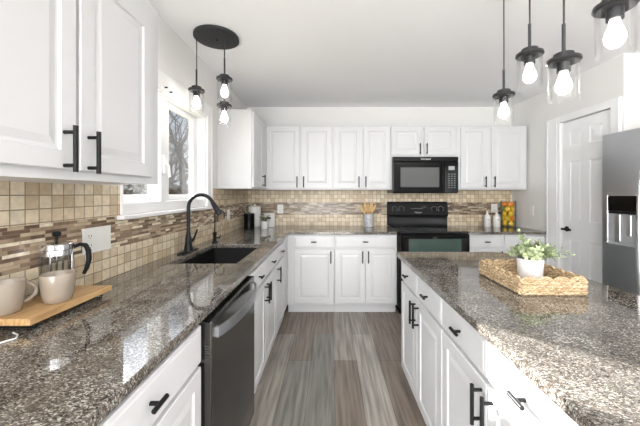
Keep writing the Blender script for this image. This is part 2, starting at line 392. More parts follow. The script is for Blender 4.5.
# sink window
w1 = thing('window_1', None, None, (0, 0, 0), kind='structure')
bm = BM()   # flat casing on the room side
xi, xo = XL+0.018, XL+0.0005
box(bm, xo, xi, 1.532, WY0, 1.212, 2.10, 0.003); box(bm, xo, xi, WY1, 2.725, 1.212, 2.10, 0.003); box(bm, xo, xi, WY0, WY1, WZ1, 2.10, 0.003)
box(bm, xi, xi+0.006, 2.690, 2.698, 1.212, 2.10)
build('window_casing', bm, TRIM, w1)
bm = BM(); box(bm, XL-0.06, XL+0.045, 1.51, 2.76, 1.19, 1.211, 0.005, 2); build('window_sill', bm, TRIM, w1)
bm = BM()   # jamb liner
box(bm, XL-0.12, XL, WY0, WY0+0.012, 1.211, WZ1); box(bm, XL-0.12, XL, WY1-0.012, WY1, 1.211, WZ1); box(bm, XL-0.12, XL, WY0+.012, WY1-.012, WZ1-0.012, WZ1)
box(bm, XL-0.12, XL-0.008, WY0+.012, WY1-.012, 1.211, 1.275, 0.004)
box(bm, XL-0.0735, XL-0.004, 1.925, 1.988, 1.275, WZ1-.012, 0.004)     # centre post
build('window_frame', bm, TRIM, w1)
for (a, b, g0, g1) in ((WY0+.014, 1.989, 1.585, 1.957), (1.990, WY1-.014, 2.15, 2.53)):
    bm = BM(); x0, x1 = XL-0.112, XL-0.074
    box(bm, x0, x1, a, g0, 1.277, WZ1-.014, 0.003); box(bm, x0, x1, g1, b, 1.277, WZ1-.014, 0.003)
    box(bm, x0, x1, g0, g1, 1.277, 1.317, 0.003); box(bm, x0, x1, g0, g1, 1.945, WZ1-.014, 0.003)
    s = build('window_sash', bm, TRIM, w1)
    bm = BM(); box(bm, XL-0.096, XL-0.090, g0-.004, g1+.004, 1.313, 1.949); build('window_pane', bm, PANE, s)
bm = BM(); box(bm, XL-0.004, XL+0.010, 1.940, 1.972, 1.275+0.18, 1.275+0.30, 0.003); tube(bm, [(XL+.010, 1.956, 1.52), (XL+.030, 1.956, 1.50), (XL+.034, 1.956, 1.43)], [.008, .007, .009], 8)
build('window_latch', bm, TRIM, w1, smooth=True)
bm = BM(); tube(bm, [(XL+.0185, 1.93, 2.005), (XL+.035, 1.93, 2.005)], .005, 8); tube(bm, [(XL+.0185, 1.99, 1.995), (XL+.035, 1.99, 1.995)], .005, 8)
build('hook', bm, BLACK, w1)

# backsplash
bs = thing('backsplash', None, None, kind='structure')
t0 = 0.0005; t1 = 0.008
ZA, ZB1, ZC = 0.911, 1.0520, 1.2087
bm = BM(); box(bm, XL+t0, XL+t1, -0.2, YB-t1, ZA, ZB1); build('tile_field', bm, TILE_L, bs)
bm = BM(); box(bm, XL+t0, XL+t1, -0.2, 1.509, ZB1, ZC); box(bm, XL+t0, XL+t1, 1.509, 2.761, ZB1, 1.189); box(bm, XL+t0, XL+t1, 2.761, YB-t1, ZB1, ZC); build('mosaic_band', bm, MOS_L, bs)
bm = BM(); box(bm, XL+t0, XL+t1, -0.2, 1.534, ZC, 1.362); box(bm, XL+t0, XL+t1, 2.726, YB-t1, ZC, 1.371); build('tile_field', bm, TILE_L, bs)
bm = BM(); box(bm, XL+t0, XR-.0005, YB-t1, YB-t0, ZA, ZB1); build('tile_field', bm, TILE_B, bs)
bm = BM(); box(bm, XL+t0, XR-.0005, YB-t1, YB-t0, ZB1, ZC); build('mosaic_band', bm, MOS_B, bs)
bm = BM(); box(bm, XL+t0, XR-.0005, YB-t1, YB-t0, ZC, 1.371); box(bm, 0.72, 1.48, YB-t1, YB-t0, 1.371, 1.42); build('tile_field', bm, TILE_B, bs)

# ------------------------------------------------------------------ base cabinets
ZT = 0.879
DR0, DR1, DO0, DO1 = 0.735, 0.862, 0.128, 0.718
def dr(a, b, h=True): return ('drawer', a+.004, b-.004, DR0, DR1, ((a+b)/2, 0.80) if h else None)
def do(a, b, side): return ('door', a+.004, b-.004, DO0, DO1, (b-.032 if side == 'r' else a+.032, 0.635))
FX = -0.468   # frame plane of the left run (fronts reach -0.449)
R90 = PI/2
cabinet('base_cabinet', 'white base cabinet in the left foreground, near side of the dishwasher', (FX, 0.44, 0), R90, 0.61, 0.605, 0, ZT, [dr(0, .61), do(0, .305, 'r'), do(.305, .61, 'l')], toe=True)
cabinet('base_cabinet', 'white base cabinet nearest the viewer in the left run', (FX, -0.20, 0), R90, 0.638, 0.605, 0, ZT, [dr(0, .638), do(0, .319, 'r'), do(.319, .638, 'l')], toe=True)
cabinet('sink_cabinet', 'white two-door cabinet under the black sink, far side of the dishwasher', (FX, 1.672, 0), R90, 0.84, 0.605, 0, ZT-0.24, [dr(0, .42), dr(.42, .84), do(0, .42, 'r'), do(.42, .84, 'l')], toe=True)
cabinet('base_cabinet', 'white single-door cabinet between the sink cabinet and the inner corner', (FX, 2.514, 0), R90, 0.77, 0.605, 0, ZT, [dr(0, .42), do(0, .42, 'l')], toe=True)
FY = 3.289
cabinet('base_cabinet', 'white narrow one-door cabinet on the back wall beside the inner corner', (-0.467, FY, 0), 0, 0.515, 0.60, 0, ZT, [dr(.073, .508), do(.073, .508, 'r')], toe=True)
cabinet('base_cabinet', 'white two-door cabinet on the back wall just left of the black range', (0.05, FY, 0), 0, 0.683, 0.60, 0, ZT, [('drawer', .008, .662, DR0, DR1, (.335, .80)), do(0, .335, 'r'), do(.335, .676, 'l')], toe=True)
cabinet('base_cabinet', 'white back-wall base cabinet right of the black range, under fruit jar', (1.502, FY, 0), 0, 0.855, 0.60, 0, ZT, [dr(.015, .39), dr(.40, .85), do(.015, .39, 'r'), do(.40, .85, 'l')], toe=True)
# worktops
bm = BM(); SX0, SX1, SY0, SY1 = -0.948, -0.555, 1.77, 2.45
xs = [XL+.001, SX0, SX1, -0.44, 0.734]; ys = [-0.2, SY0, SY1, 3.255, YB-.001]
slab(bm, xs, ys, lambda i, j: (i < 3 or j == 3) and not (i == 1 and j == 1), ZT+.0005, 0.91)
ct = build('countertop', bm, GRAN); tag(ct, 'L-shaped speckled granite countertop running along the left and back walls', 'countertop')
bv = ct.modifiers.new('bevel', 'BEVEL'); bv.width = 0.004; bv.segments = 2
bm = BM(); box(bm, 1.501, XR-.001, 3.255, YB-.001, ZT+.0005, 0.91, 0.004, 2)
tag(build('countertop', bm, GRAN), 'short granite countertop right of the range holding bottles and fruit jar', 'countertop')
# sink
sk = thing('sink', 'black undermount sink set in the left granite countertop below the window', 'sink', ((SX0+SX1)/2, (SY0+SY1)/2, 0.68))
bm = BM(); hx, hy = (SX1-SX0)/2, (SY1-SY0)/2
def rrect(hx, hy, r, n=5):
    p = []
    for cx, cy, a0 in ((hx-r, hy-r, 0), (-hx+r, hy-r, 90), (-hx+r, -hy+r, 180), (hx-r, -hy+r, 270)):
        for k in range(n+1):
            a = math.radians(a0+90*k/n); p.append((cx+r*math.cos(a), cy+r*math.sin(a)))
    return p
def loft_rings(bm, rings, cap0=True, cap1=True):
    R = [[bm.verts.new(p) for p in r] for r in rings]; n = len(R[0])
    for a, b in zip(R, R[1:]):
        for k in range(n): bm.faces.new((a[k], a[(k+1) % n], b[(k+1) % n], b[k]))
    if cap0: bm.faces.new(R[0][::-1])
    if cap1: bm.faces.new(R[-1])
    return bm
rg = lambda ex, z, r: [(x, y, z) for x, y in rrect(hx+ex, hy+ex, r)]
loft_rings(bm, [rg(.012, -.01, .03), rg(.012, .1985, .03), rg(-.001, .1985, .03), rg(-.008, .03, .03), rg(-.035, 0.0, .04)])
build('basin', bm, SINK, sk, smooth=True)
bm = BM(); lathe(bm, [(0, .001), (.035, .001), (.045, .004), (.045, 0.0)], n=20); build('drain', bm, CHROME, sk, smooth=True)
# main faucet
fa = thing('faucet', 'tall dark pull-down faucet with gooseneck spout behind the black sink', 'faucet', (-1.005, 2.13, 0.91))
bm = BM(); loft_rings(bm, [[(x, y, z) for x, y in rrect(.028+e, .125+e, .025)] for e, z in ((0, 0.0005), (0, .006), (-.004, .009))]); build('base_plate', bm, BRONZE, fa, smooth=True)
bm = BM(); lathe(bm, [(0, .009), (.030, .009), (.028, .03), (.021, .075), (.020, .10), (.015, .118), (.014, .14), (0, .14)], n=20); build('body', bm, BRONZE, fa, smooth=True)
bm = BM(); pts = [(0, 0, .13), (0, 0, .22), (0, 0, .315)]
for k in range(1, 13):
    a = PI - k*(PI*0.86)/12; pts.append((.09+.09*math.cos(a), -.005*k/12, .315+.09*math.sin(a)))
tube(bm, pts, .0125, 14); build('spout', bm, BRONZE, fa, smooth=True)
e = Vector(pts[-1]); dd = (e-Vector(pts[-2])).normalized()
bm = BM(); tube(bm, [e-dd*.005, e+dd*.02, e+dd*.08, e+dd*.105], [.014, .0165, .021, .019], 14); build('spray_head', bm, BRONZE, fa, smooth=True)
bm = BM(); tube(bm, [(.004, .012, .065), (.012, .035, .075), (.018, .05, .09), (.03, .075, .15)], [.013, .012, .009, .006], 10); build('lever', bm, BRONZE, fa, smooth=True)
f2 = thing('faucet', 'small black filtered-water tap standing beyond the tall faucet', 'faucet', (-0.972, 2.53, 0.91))
bm = BM(); lathe(bm, [(0, .0005), (.026, .0005), (.024, .008), (.014, .014), (.013, .06), (.016, .064), (.016, .085), (.008, .092), (0, .092)], n=18); build('body', bm, BLACK, f2, smooth=True)
bm = BM(); pts = [(0, 0, .085), (0, 0, .16), (0, 0, .235)]
for k in range(1, 11):
    a = PI - k*(PI*1.02)/10; pts.append((.040+.040*math.cos(a), 0, .235+.040*math.sin(a)))
pts.append((.078, 0, .205)); tube(bm, pts, .0055, 10); build('spout', bm, BLACK, f2, smooth=True)
bm = BM(); tube(bm, [(.01, .0, .04), (.04, .005, .04), (.045, .005, .065)], [.006, .006, .005], 8); build('lever', bm, BLACK, f2, smooth=True)

# dishwasher
dwa = thing('dishwasher', 'black stainless dishwasher with curved bar handle built into the left run', 'dishwasher', (FX, 1.056, 0), R90)
DW = 0.608
bm = BM(); box(bm, 0.002, DW-.002, 0.0, 0.57, 0.11, 0.872); box(bm, .02, DW-.02, .06, .5, 0, .11); build('tub', bm, DWSIDE, dwa)
bm = BM(); box(bm, 0.003, DW-.003, -0.050, -0.001, 0.112, 0.868, 0.004, 2)
dd_ = build('door', bm, DWSTEEL, dwa, label='glossy black stainless front')
for k in range(6): pass
bm = BM()
for k in range(6): box(bm, 0.0012, 0.004, -.044, -.026, .735+.009*k, .740+.009*k)
build('side_vent', bm, SLOT, dd_)
bm = BM(); pts = []
for k in range(15):
    u = k/14; x = .03+u*(DW-.06); pts.append((x, -.058-.042*math.sin(PI*u)**0.75, .82))
R0 = []
for p in pts: R0.append([(p[0], p[1]-.006, p[2]-.02), (p[0], p[1]-.009, p[2]), (p[0], p[1]-.006, p[2]+.02), (p[0], p[1]+.004, p[2]+.018), (p[0], p[1]+.004, p[2]-.018)])
loft_rings(bm, R0)
for x in (.038, DW-.038): box(bm, x-.009, x+.009, -.060, -.049, .803, .837)
build('handle', bm, mat('satin_steel_handle', (.42, .43, .45), .3, metal=.95), dd_, smooth=True)

# ------------------------------------------------------------------ island
IX = 0.514
for k, (ya, lab) in enumerate(((2.085, 'white island cabinet with two drawers at the far end by the range'), (1.325, 'white island cabinet with sunlit drawer in the right foreground'), (0.565, 'white island cabinet nearest the viewer below the sunlit granite'))):
    cabinet('island_cabinet', lab, (IX, ya, 0), -PI/2, .758, .56, 0, ZT, [dr(0, .379), dr(.379, .758), do(0, .379, 'r'), do(.379, .758, 'l')], toe=True)
bm = BM(); poly = []
def corner(cx, cy, r, a0, n=8): return [(cx+r*math.cos(math.radians(a0+90*k/n)), cy+r*math.sin(math.radians(a0+90*k/n))) for k in range(n+1)]
poly = corner(1.10, -0.15, .15, 270) + corner(1.10, 2.14-.13, .13, 0)
poly = [(0.47, -0.25), (1.10, -0.25)] + [(1.25-.10+.10*math.cos(math.radians(-90+90*k/8)), -.15+.10*math.sin(math.radians(-90+90*k/8))) for k in range(9)]
poly += [(1.25-.13+.13*math.cos(math.radians(90*k/10)), 2.13-.13+.13*math.sin(math.radians(90*k/10))) for k in range(11)]
poly += [(0.47+.012, 2.13), (0.47, 2.118)]
prism(bm, poly, ZT+.0005, 0.91)
io = build('countertop', bm, GRAN); tag(io, 'granite island countertop with rounded far corner holding the woven tray', 'countertop')
bv = io.modifiers.new('bevel', 'BEVEL'); bv.width = 0.004; bv.segments = 2; bv.limit_method = 'ANGLE'

# ------------------------------------------------------------------ wall cabinets
FU = 3.571
Z0, Z1 = 1.372, 2.13
def ud(a, b, side, z0=1.388, z1=2.112): return ('door', a, b, z0, z1, (b-.026 if side == 'r' else a+.026, z0+.075))
cabinet('wall_cabinet', 'two-door white wall cabinet on the back wall above the white canisters', (-0.75, FU, 0), 0, .78, .328, Z0, Z1, [ud(-.010, .388, 'r'), ud(.414, .762, 'l')])
cabinet('wall_cabinet', 'two-door white wall cabinet just left of the microwave', (0.032, FU, 0), 0, .703, .328, Z0, Z1, [ud(.016, .335, 'r'), ud(.364, .680, 'l')])
cabinet('wall_cabinet', 'short two-door white wall cabinet directly above the microwave', (0.737, FU, 0), 0, .762, .328, 1.760, Z1, [ud(-.014, .350, 'r', 1.778), ud(.378, .748, 'l', 1.778)])
cabinet('wall_cabinet', 'two-door white wall cabinet right of the microwave above fruit jar', (1.501, FU, 0), 0, .838, .328, Z0, Z1, [ud(.047, .360, 'r'), ud(.412, .812, 'l')])
cabinet('wall_cabinet', 'white corner wall cabinet right of the window with side panel showing', (-0.751, 2.87, 0), R90, 1.028, .328, Z0, Z1, [('door', .02, .405, 1.388, 2.112, (.365, 1.463))])
cabinet('wall_cabinet', 'large white wall cabinet in the left foreground above the mugs', (-0.765, .50, 0), R90, .834, .314, 1.362, Z1, [('door', .018, .384, 1.39, 2.045, (.342, 1.447)), ('door', .396, .756, 1.39, 2.045, (.426, 1.447))])

# ------------------------------------------------------------------ range and microwave
def text_mesh(name, s, size, m, parent, loc, rot=(PI/2, 0, 0), ext=0.0004):
    cu = bpy.data.curves.new(name, 'FONT'); cu.body = s; cu.size = size; cu.align_x = 'CENTER'; cu.align_y = 'CENTER'; cu.extrude = ext
    to = bpy.data.objects.new('tmp', cu); C.objects.link(to)
    me = bpy.data.meshes.new_from_object(to.evaluated_get(bpy.context.evaluated_depsgraph_get())); bpy.data.objects.remove(to)
    me.materials.clear(); me.materials.append(m)
    o = bpy.data.objects.new(name, me); C.objects.link(o); o.parent = parent; o.location = loc; o.rotation_euler = rot
    return o
rx0, rw = 0.738, 0.760
ra = thing('range', 'black electric range with control backguard between the back-wall cabinets', 'stove', (rx0, 3.225, 0))
bm = BM(); box(bm, .003, rw-.003, .02, .655, .09, .900); box(bm, .03, rw-.03, .08, .6, 0, .09); build('body', bm, GLOSSBLK, ra)
bm = BM(); box(bm, 0, rw, -.012, .60, .901, .918, .004, 2); ck = build('cooktop', bm, BLKGLASS, ra)
bm = BM(); box(bm, 0.006, rw-.006, -.019, -.0125, .903, .915, .002); build('front_lip', bm, BRONZE, ck)
for (x, y, r) in ((.19, .15, .10), (.57, .15, .085), (.19, .42, .075), (.57, .42, .10)):
    bm = BM(); lathe(bm, [(r, .9181), (r, .9186), (r-.004, .9186), (r-.004, .9181)], cx=x, cy=y, n=32, closed=True); build('burner_ring', bm, DKPLASTIC, ck)
bm = BM(); box(bm, .01, rw-.01, -.030, .018, .20, .890, .006, 2); od = build('oven_door', bm, GLOSSBLK, ra)
bm = BM(); box(bm, .10, rw-.10, -.033, -.0305, .42, .842, .001); build('oven_window', bm, OVENWIN, od, label='oven window with green reflection painted in')
bm = BM(); tube(bm, [(.04, -.032, .872), (.05, -.065, .872), (.07, -.07, .872), (rw-.07, -.07, .872), (rw-.05, -.065, .872), (rw-.04, -.032, .872)], .012, 10); build('handle', bm, GLOSSBLK, od, smooth=True)
bm = BM(); box(bm, .01, rw-.01, -.026, .018, .095, .192, .005, 2); build('drawer', bm, GLOSSBLK, ra)
bm = BM()   # backguard: slanted console over a recessed upright
P = [(.602, .918), (.655, .918), (.655, 1.218), (.622, 1.222), (.600, 1.205), (.578, 1.055), (.590, 1.035), (.612, 1.03)]
a = [bm.verts.new((0, y, z)) for y, z in P]; b = [bm.verts.new((rw, y, z)) for y, z in P]
bm.faces.new(a); bm.faces.new(b[::-1])
for k in range(len(P)): bm.faces.new((a[k], a[(k+1) % len(P)], b[(k+1) % len(P)], b[k]))
bg_ = build('backguard', bm, DKPLASTIC, ra)
bm = BM(); box(bm, .02, rw-.02, .597, .6015, .945, 1.005); build('recess_strip', bm, mat('dark_reflective_panel', (.02, .02, .02), .2, ior=1.4), bg_)
sl = math.atan2(.022, .150)
def onc(x, z): return (x, .5885+(z-1.13)*.1467-.001, z)
for x in (.085, .17, .585, .67):
    bm = BM(); lathe(bm, [(0, 0), (.026, 0), (.026, .003), (.019, .005), (.017, .022), (0, .022)], n=20)
    bmesh.ops.rotate(bm, verts=bm.verts, cent=(0, 0, 0), matrix=Matrix.Rotation(PI/2-sl, 3, 'X'))
    bmesh.ops.translate(bm, verts=bm.verts, vec=onc(x, 1.13)); k_ = build('knob', bm, GLOSSBLK, bg_, smooth=True)
    bm = BM()
    for q in range(9):
        an = math.radians(-130+260*q/8); p = onc(x+.033*math.sin(an), 1.13+.033*math.cos(an)); box(bm, p[0]-.0022, p[0]+.0022, p[1]-.001, p[1]+.001, p[2]-.0022, p[2]+.0022)
    build('knob_mark', bm, PRINT, k_)
bm = BM()
for q in range(7): p = onc(.30+.022*q, 1.135); box(bm, p[0]-.006, p[0]+.006, p[1]-.0012, p[1]+.001, p[2]-.003, p[2]+.003)
for q in range(3): p = onc(.44+.02*q, 1.155); box(bm, p[0]-.004, p[0]+.004, p[1]-.0012, p[1]+.001, p[2]-.004, p[2]+.004)
build('button', bm, mat('grey_print', (.3, .3, .3), .5), bg_)
p = onc(.38, 1.085); text_mesh('lettering', 'Whirlpool', .022, PRINT, bg_, (p[0], p[1]-.001, p[2]), (PI/2-sl, 0, 0))
text_mesh('lettering', 'Whirlpool', .013, PRINT, od, (rw/2, -.0308, .856))

mw = thing('microwave', 'black over-the-range microwave mounted under the short wall cabinet', 'microwave', (0.738, 3.525, 0))
bm = BM(); box(bm, 0, rw, 0, .37, 1.328, 1.757, .003); build('body', bm, GLOSSBLK, mw)
bm = BM(); box(bm, .0, rw, -.022, -.0005, 1.700, 1.755, .004, 2); vt_ = build('vent_grille', bm, GLOSSBLK, mw)
bm = BM(); box(bm, .0, .600, -.028, -.0005, 1.334, 1.696, .006, 2); md_ = build('door', bm, GLOSSBLK, mw)
bm = BM(); box(bm, .085, .535, -.0295, -.0275, 1.400, 1.630, .0005)
build('door_window', bm, GREYGLASS, md_, label='grey door window')
bm = BM(); box(bm, .558, .590, -.052, -.0285, 1.36, 1.68, .008, 3); build('handle', bm, GLOSSBLK, md_)
bm = BM(); box(bm, .604, rw, -.026, -.0005, 1.334, 1.696, .005, 2); cp = build('control_panel', bm, GLOSSBLK, mw)
bm = BM(); box(bm, .645, .715, -.0275, -.0262, 1.60, 1.645); build('display', bm, LCD, cp)
bm = BM()
for r in range(7):
    for c in range(3): box(bm, .640+.033*c, .660+.033*c, -.0272, -.0262, 1.39+.026*r, 1.402+.026*r)
build('keypad', bm, mat('keypad_print', (.13, .13, .13), .4), cp)
text_mesh('lettering', 'Whirlpool', .028, PRINT, vt_, (rw/2, -.0226, 1.728))

# ------------------------------------------------------------------ fridge
fr = thing('refrigerator', 'stainless steel side-by-side refrigerator with ice dispenser at the right', 'refrigerator', (2.19, 2.345, 0), -PI/2)
bm = BM(); box(bm, 0, .91, 0, .70, .02, 1.76, .004); box(bm, .03, .88, .03, .68, 0, .02); build('body', bm, mat('grey_fridge_side', (.30, .30, .31), .4, metal=.6), fr)
def fdoor(a, b):
    bm = BM(); n = 10; A = []
    for k in range(n+1):
        u = k/n; A.append((a+u*(b-a), -.064-.003*math.sin(PI*u)**.3))
    poly = [(a, -.003)] + A + [(b, -.003)]
    prism(bm, poly, .06, 1.775); return bm
def fh(bm, x, s):
    pts = []
    for k in range(17):
        u = k/16; pts.append((x, -.072-.055*math.sin(PI*u)**.35, .50+u*1.05))
    tube(bm, pts, .013, 10); return bm
fz = build('freezer_door', fdoor(.003, .400), STEEL, fr, smooth=True)
bm = BM(); fh(bm, .338, 1); build('handle', bm, CHROME, fz, smooth=True)
ff = build('fridge_door', fdoor(.406, .907), STEEL, fr, smooth=True)
bm = BM(); fh(bm, .45, 1); build('handle', bm, CHROME, ff, smooth=True)
bm = BM()   # dispenser housing stands proud as a frame with a recess
box(bm, .052, .064, -.080, -.064, .95, 1.315, .003); box(bm, .290, .302, -.080, -.064, .95, 1.315, .003)
box(bm, .064, .290, -.080, -.064, 1.307, 1.315); box(bm, .052, .302, -.092, -.064, .935, .955, .003)
ds = build('dispenser', bm, STEEL, fz)
bm = BM(); box(bm, .064, .290, -.079, -.065, 1.195, 1.307, .001); build('dispenser_panel', bm, GLOSSBLK, ds)
bm = BM(); box(bm, .064, .290, -.0735, -.065, .955, 1.195); build('dispenser_recess', bm, mat('pale_recess', (.42, .43, .44), .35, metal=.3), ds)
bm = BM(); box(bm, .125, .165, -.084, -.0736, .97, 1.17, .004); box(bm, .215, .245, -.084, -.0736, 1.02, 1.17, .004); build('paddle', bm, STEEL, ds)
bm = BM(); box(bm, .07, .285, -.080, -.0736, 1.175, 1.194, .002); build('nozzle', bm, DKPLASTIC, ds)

# ------------------------------------------------------------------ pendant lights
def pendant(parent, x, y, ztop, zc, rod=0.11, sc=1.0):
    """cord from ztop to the cap at height zc; shade below"""
    bm = BM(); tube(bm, [(x, y, ztop), (x+.001, y, zc+rod+.03)], .0034, 8); tube(bm, [(x, y, zc+rod+.035), (x, y, zc+.018)], .0062, 8)
    cd = build('cord', bm, CORDG if not parent else CORDG, parent, smooth=True)
    bm = BM(); lathe(bm, [(0, zc+.03), (.012, zc+.03), (.014, zc+.022), (.033, zc+.022), (.034, zc+.004), (.054, zc+.003), (.0555, zc-.007), (.050, zc-.012), (.022, zc-.012), (.022, zc-.045), (0, zc-.045)], x, y, 26)
    cp_ = build('cap', bm, PEND, cd, smooth=True)
    bm = BM(); g = .0495; lathe(bm, [(g, zc-.011), (g, zc-.152), (g-.0025, zc-.152), (g-.0025, zc-.011)], x, y, 32, closed=True)
    build('glass_shade', bm, GLASS, cd, smooth=True)
    bm = BM(); lathe(bm, [(0, zc-.043), (.013, zc-.045), (.015, zc-.060), (.021, zc-.075), (.027, zc-.095), (.026, zc-.112), (.016, zc-.127), (0, zc-.132)], x, y, 20)
    build('bulb', bm, FILTERW, cd, smooth=True)
    return cd
def bulb_light(parent, x, y, z, e=0.75):
    l = bpy.data.lights.new('bulb_light', 'POINT'); l.energy = e; l.color = (1, .95, .88); l.shadow_soft_size = .03
    o = bpy.data.objects.new('bulb_light', l); C.objects.link(o); o.parent = parent; o.location = (x, y, z)
CX, CY = -0.812, 2.15
sp_ = thing('pendant_light', 'cluster of three glass pendants hanging from one round canopy near the window', 'pendant light', (CX, CY, H))
bm = BM(); lathe(bm, [(0, -.0005), (.153, -.0005), (.155, -.004), (.155, -.020), (.149, -.024), (0, -.024)], 0, 0, 48); cn = build('canopy', bm, CANOPY, sp_, smooth=True)
bm = BM(); lathe(bm, [(0, -.0235), (.008, -.0235), (.008, -.034), (0, -.036)], 0, 0, 12); build('screw', bm, BLACK, cn)
for (x, y, z) in ((-.943, 2.12, 2.055), (-.738, 2.10, 2.128), (-.798, 2.265, 1.99)):
    pendant(sp_, x-CX, y-CY, -.024, z-H)
    bulb_light(sp_, x-CX, y-CY, z-H-.1665)
for (x, y, z, lab) in ((.950, 1.64, 1.864, 'glass pendant over the island hanging nearest the wall cabinets'), (.898, 1.35, 1.950, 'second glass pendant over the island, between the farthest and lowest-hung ones'), (.880, 1.13, 1.825, 'third glass pendant from the left over the island, hung the lowest'), (.883, .93, 1.905, 'rightmost and nearest glass pendant over the island, cropped by the top edge')):
    p_ = thing('pendant_light', lab, 'pendant light', (x, y, H))
    bm = BM(); lathe(bm, [(0, -.0005), (.058, -.0005), (.060, -.004), (.060, -.018), (.055, -.022), (0, -.022)], 0, 0, 32); build('canopy', bm, CANOPY, p_, smooth=True)
    pendant(p_, 0, 0, -.022, z-H, rod=.10)
    bulb_light(p_, 0, 0, z-H-.1665)

# ------------------------------------------------------------------ outlets and switches
def plate(name, label, cat, loc, rz, w_, parts):
    """local plate facing -Y"""
    t = thing(name, label, cat, loc, rz)
    bm = BM(); box(bm, -w_/2, w_/2, -.006, -.0003, -.057, .057, .002, 2); build('cover_plate', bm, PLATE, t)
    for k, x in parts:
        if k == 'o':
            for dz in (-.021, .021):
                bm = BM(); box(bm, x-.016, x+.016, -.0085, -.006, dz-.014, dz+.014, .001); s_ = build('socket', bm, PLATE, t)
                bm = BM(); box(bm, x-.008, x-.0055, -.0092, -.0085, dz-.004, dz+.006); box(bm, x+.0055, x+.008, -.0092, -.0085, dz-.004, dz+.006); box(bm, x-.002, x+.002, -.0092, -.0085, dz-.011, dz-.007); build('slots', bm, SLOT, s_)
        else:
            bm = BM(); box(bm, x-.016, x+.016, -.009, -.006, -.033, .033, .0015); build('rocker', bm, PLATE, t)
    return t
plate('outlet', 'wide white outlet and switch plate on the left tiles beside the press', 'outlet', (XL+t1, 1.378, 1.112), R90, .163, [('o', -.048), ('r', 0), ('r', .048)])
plate('light_switch', 'white switch plate on the left wall beyond the sink taps', 'switch', (XL+t1, 3.16, 1.10), R90, .075, [('r', 0)])
plate('outlet', 'white outlet on the back tiles right of the white canisters', 'outlet', (-.644, YB-t1, 1.125), 0, .075, [('o', 0)])
plate('outlet', 'white outlet on the back tiles behind the two white bottles', 'outlet', (2.13, YB-t1, 1.135), 0, .08, [('o', 0)])
plate('light_switch', 'white switch plate on the plain right wall between jar and pantry door', 'switch', (XR, 3.51, 1.125), -PI/2, .072, [('r', 0)])

# ------------------------------------------------------------------ riser board, mugs, french press
Zc = 0.9105
def woodmat():
    m, t, b = newmat('pale_board_wood'); tcn = t.nodes.new('ShaderNodeTexCoord'); mp = t.nodes.new('ShaderNodeMapping'); mp.inputs['Scale'].default_value = (120, 6, 60)
    n = t.nodes.new('ShaderNodeTexNoise'); n.inputs['Scale'].default_value = 1; n.inputs['Detail'].default_value = 5
    t.links.new(tcn.outputs['Object'], mp.inputs[0]); t.links.new(mp.outputs[0], n.inputs['Vector'])
    r = ramp(t, [(0.25, (.36, .20, .08)), (0.5, (.56, .35, .16)), (0.75, (.66, .44, .22))]); t.links.new(n.outputs[0], r.inputs[0]); t.links.new(r.outputs[0], b.inputs['Base Color']); b.inputs['Roughness'].default_value = .45
    return m
BW = woodmat()
bd = thing('serving_board', 'pale wooden board on short black wire feet under the mugs', 'board', (-.9775, 1.045, Zc))
bm = BM(); box(bm, -.0915, .0925, -.160, .172, .0195, .040, .003, 2); build('board', bm, BW, bd)
for y in (-.13, .13):
    bm = BM(); tube(bm, [(-.07, y, .0190), (-.07, y, .003), (.082, y, .003), (.082, y, .0190)], .0028, 8); build('foot', bm, BLACK, bd)
ZBD = Zc+.0405
def mug(label, x, y, ang):
    t = thing('mug', label, 'mug', (x, y, ZBD), ang)
    bm = BM(); lathe(bm, [(0, .0), (.033, .0), (.037, .003), (.0425, .025), (.0465, .055), (.0495, .094), (.0485, .0965), (.0465, .094), (.043, .055), (.037, .012), (0, .008)], n=36); b_ = build('body', bm, CERAMIC, t, smooth=True)
    bm = BM(); pts = []
    for k in range(13):
        a = math.radians(80-160*k/12); pts.append((.042+.028*math.cos(a)*1.1 - (.004 if k > 8 else 0), 0, .052+.030*math.sin(a)))
    tube(bm, pts, [.006]*13, 10); build('handle', bm, CERAMIC, b_, smooth=True)
    return t
mug('taupe mug on the board in front of the glass press', -.938, 1.035, math.radians(100))
mug('taupe mug at the left picture edge, cropped by the frame', -1.010, .931, math.radians(60))
fp = thing('french_press', 'small glass and chrome coffee press behind the right-hand mug', 'coffee press', (-1.023, 1.123, ZBD))
fr_ = .044; fp.scale = (1, 1, 1.14)
bm = BM(); lathe(bm, [(0, .004), (fr_, .004), (fr_, .150), (fr_-.002, .150), (fr_-.002, .006), (0, .006)], n=32); build('glass_beaker', bm, JAR, fp, smooth=True)
bm = BM(); lathe(bm, [(0, 0), (fr_+.003, 0), (fr_+.003, .012), (fr_+.001, .012), (fr_+.001, .003), (0, .003)], n=32)
lathe(bm, [(fr_+.001, .125), (fr_+.0035, .125), (fr_+.0035, .142), (fr_+.001, .142)], n=32, closed=True)
for a in (20, 110, 200, 290):
    a = math.radians(a); c_, s_ = math.cos(a)*(fr_+.002), math.sin(a)*(fr_+.002); tube(bm, [(c_, s_, .005), (c_, s_, .135)], .003, 6)
build('frame', bm, CHROME, fp, smooth=True)
bm = BM(); lathe(bm, [(fr_-.001, .1435), (fr_+.006, .1435), (fr_+.007, .160), (fr_+.004, .163), (.012, .166), (0, .171)], n=32); lathe(bm, [(0, .1435), (fr_, .1435)], n=32); ld = build('lid', bm, CHROME, fp, smooth=True)
bm = BM(); lathe(bm, [(0, .1705), (.005, .171), (.005, .182), (.012, .186), (.0145, .193), (.011, .201), (0, .204)], n=20); build('knob', bm, BLACK, ld, smooth=True)
bm = BM(); tube(bm, [(0, 0, .05), (0, 0, .143)], .0025, 6); lathe(bm, [(0, .045), (fr_-.004, .045), (fr_-.004, .052), (0, .052)], n=24); build('plunger', bm, CHROME, fp, smooth=True)
ha = math.radians(58); bm = BM(); pts = []
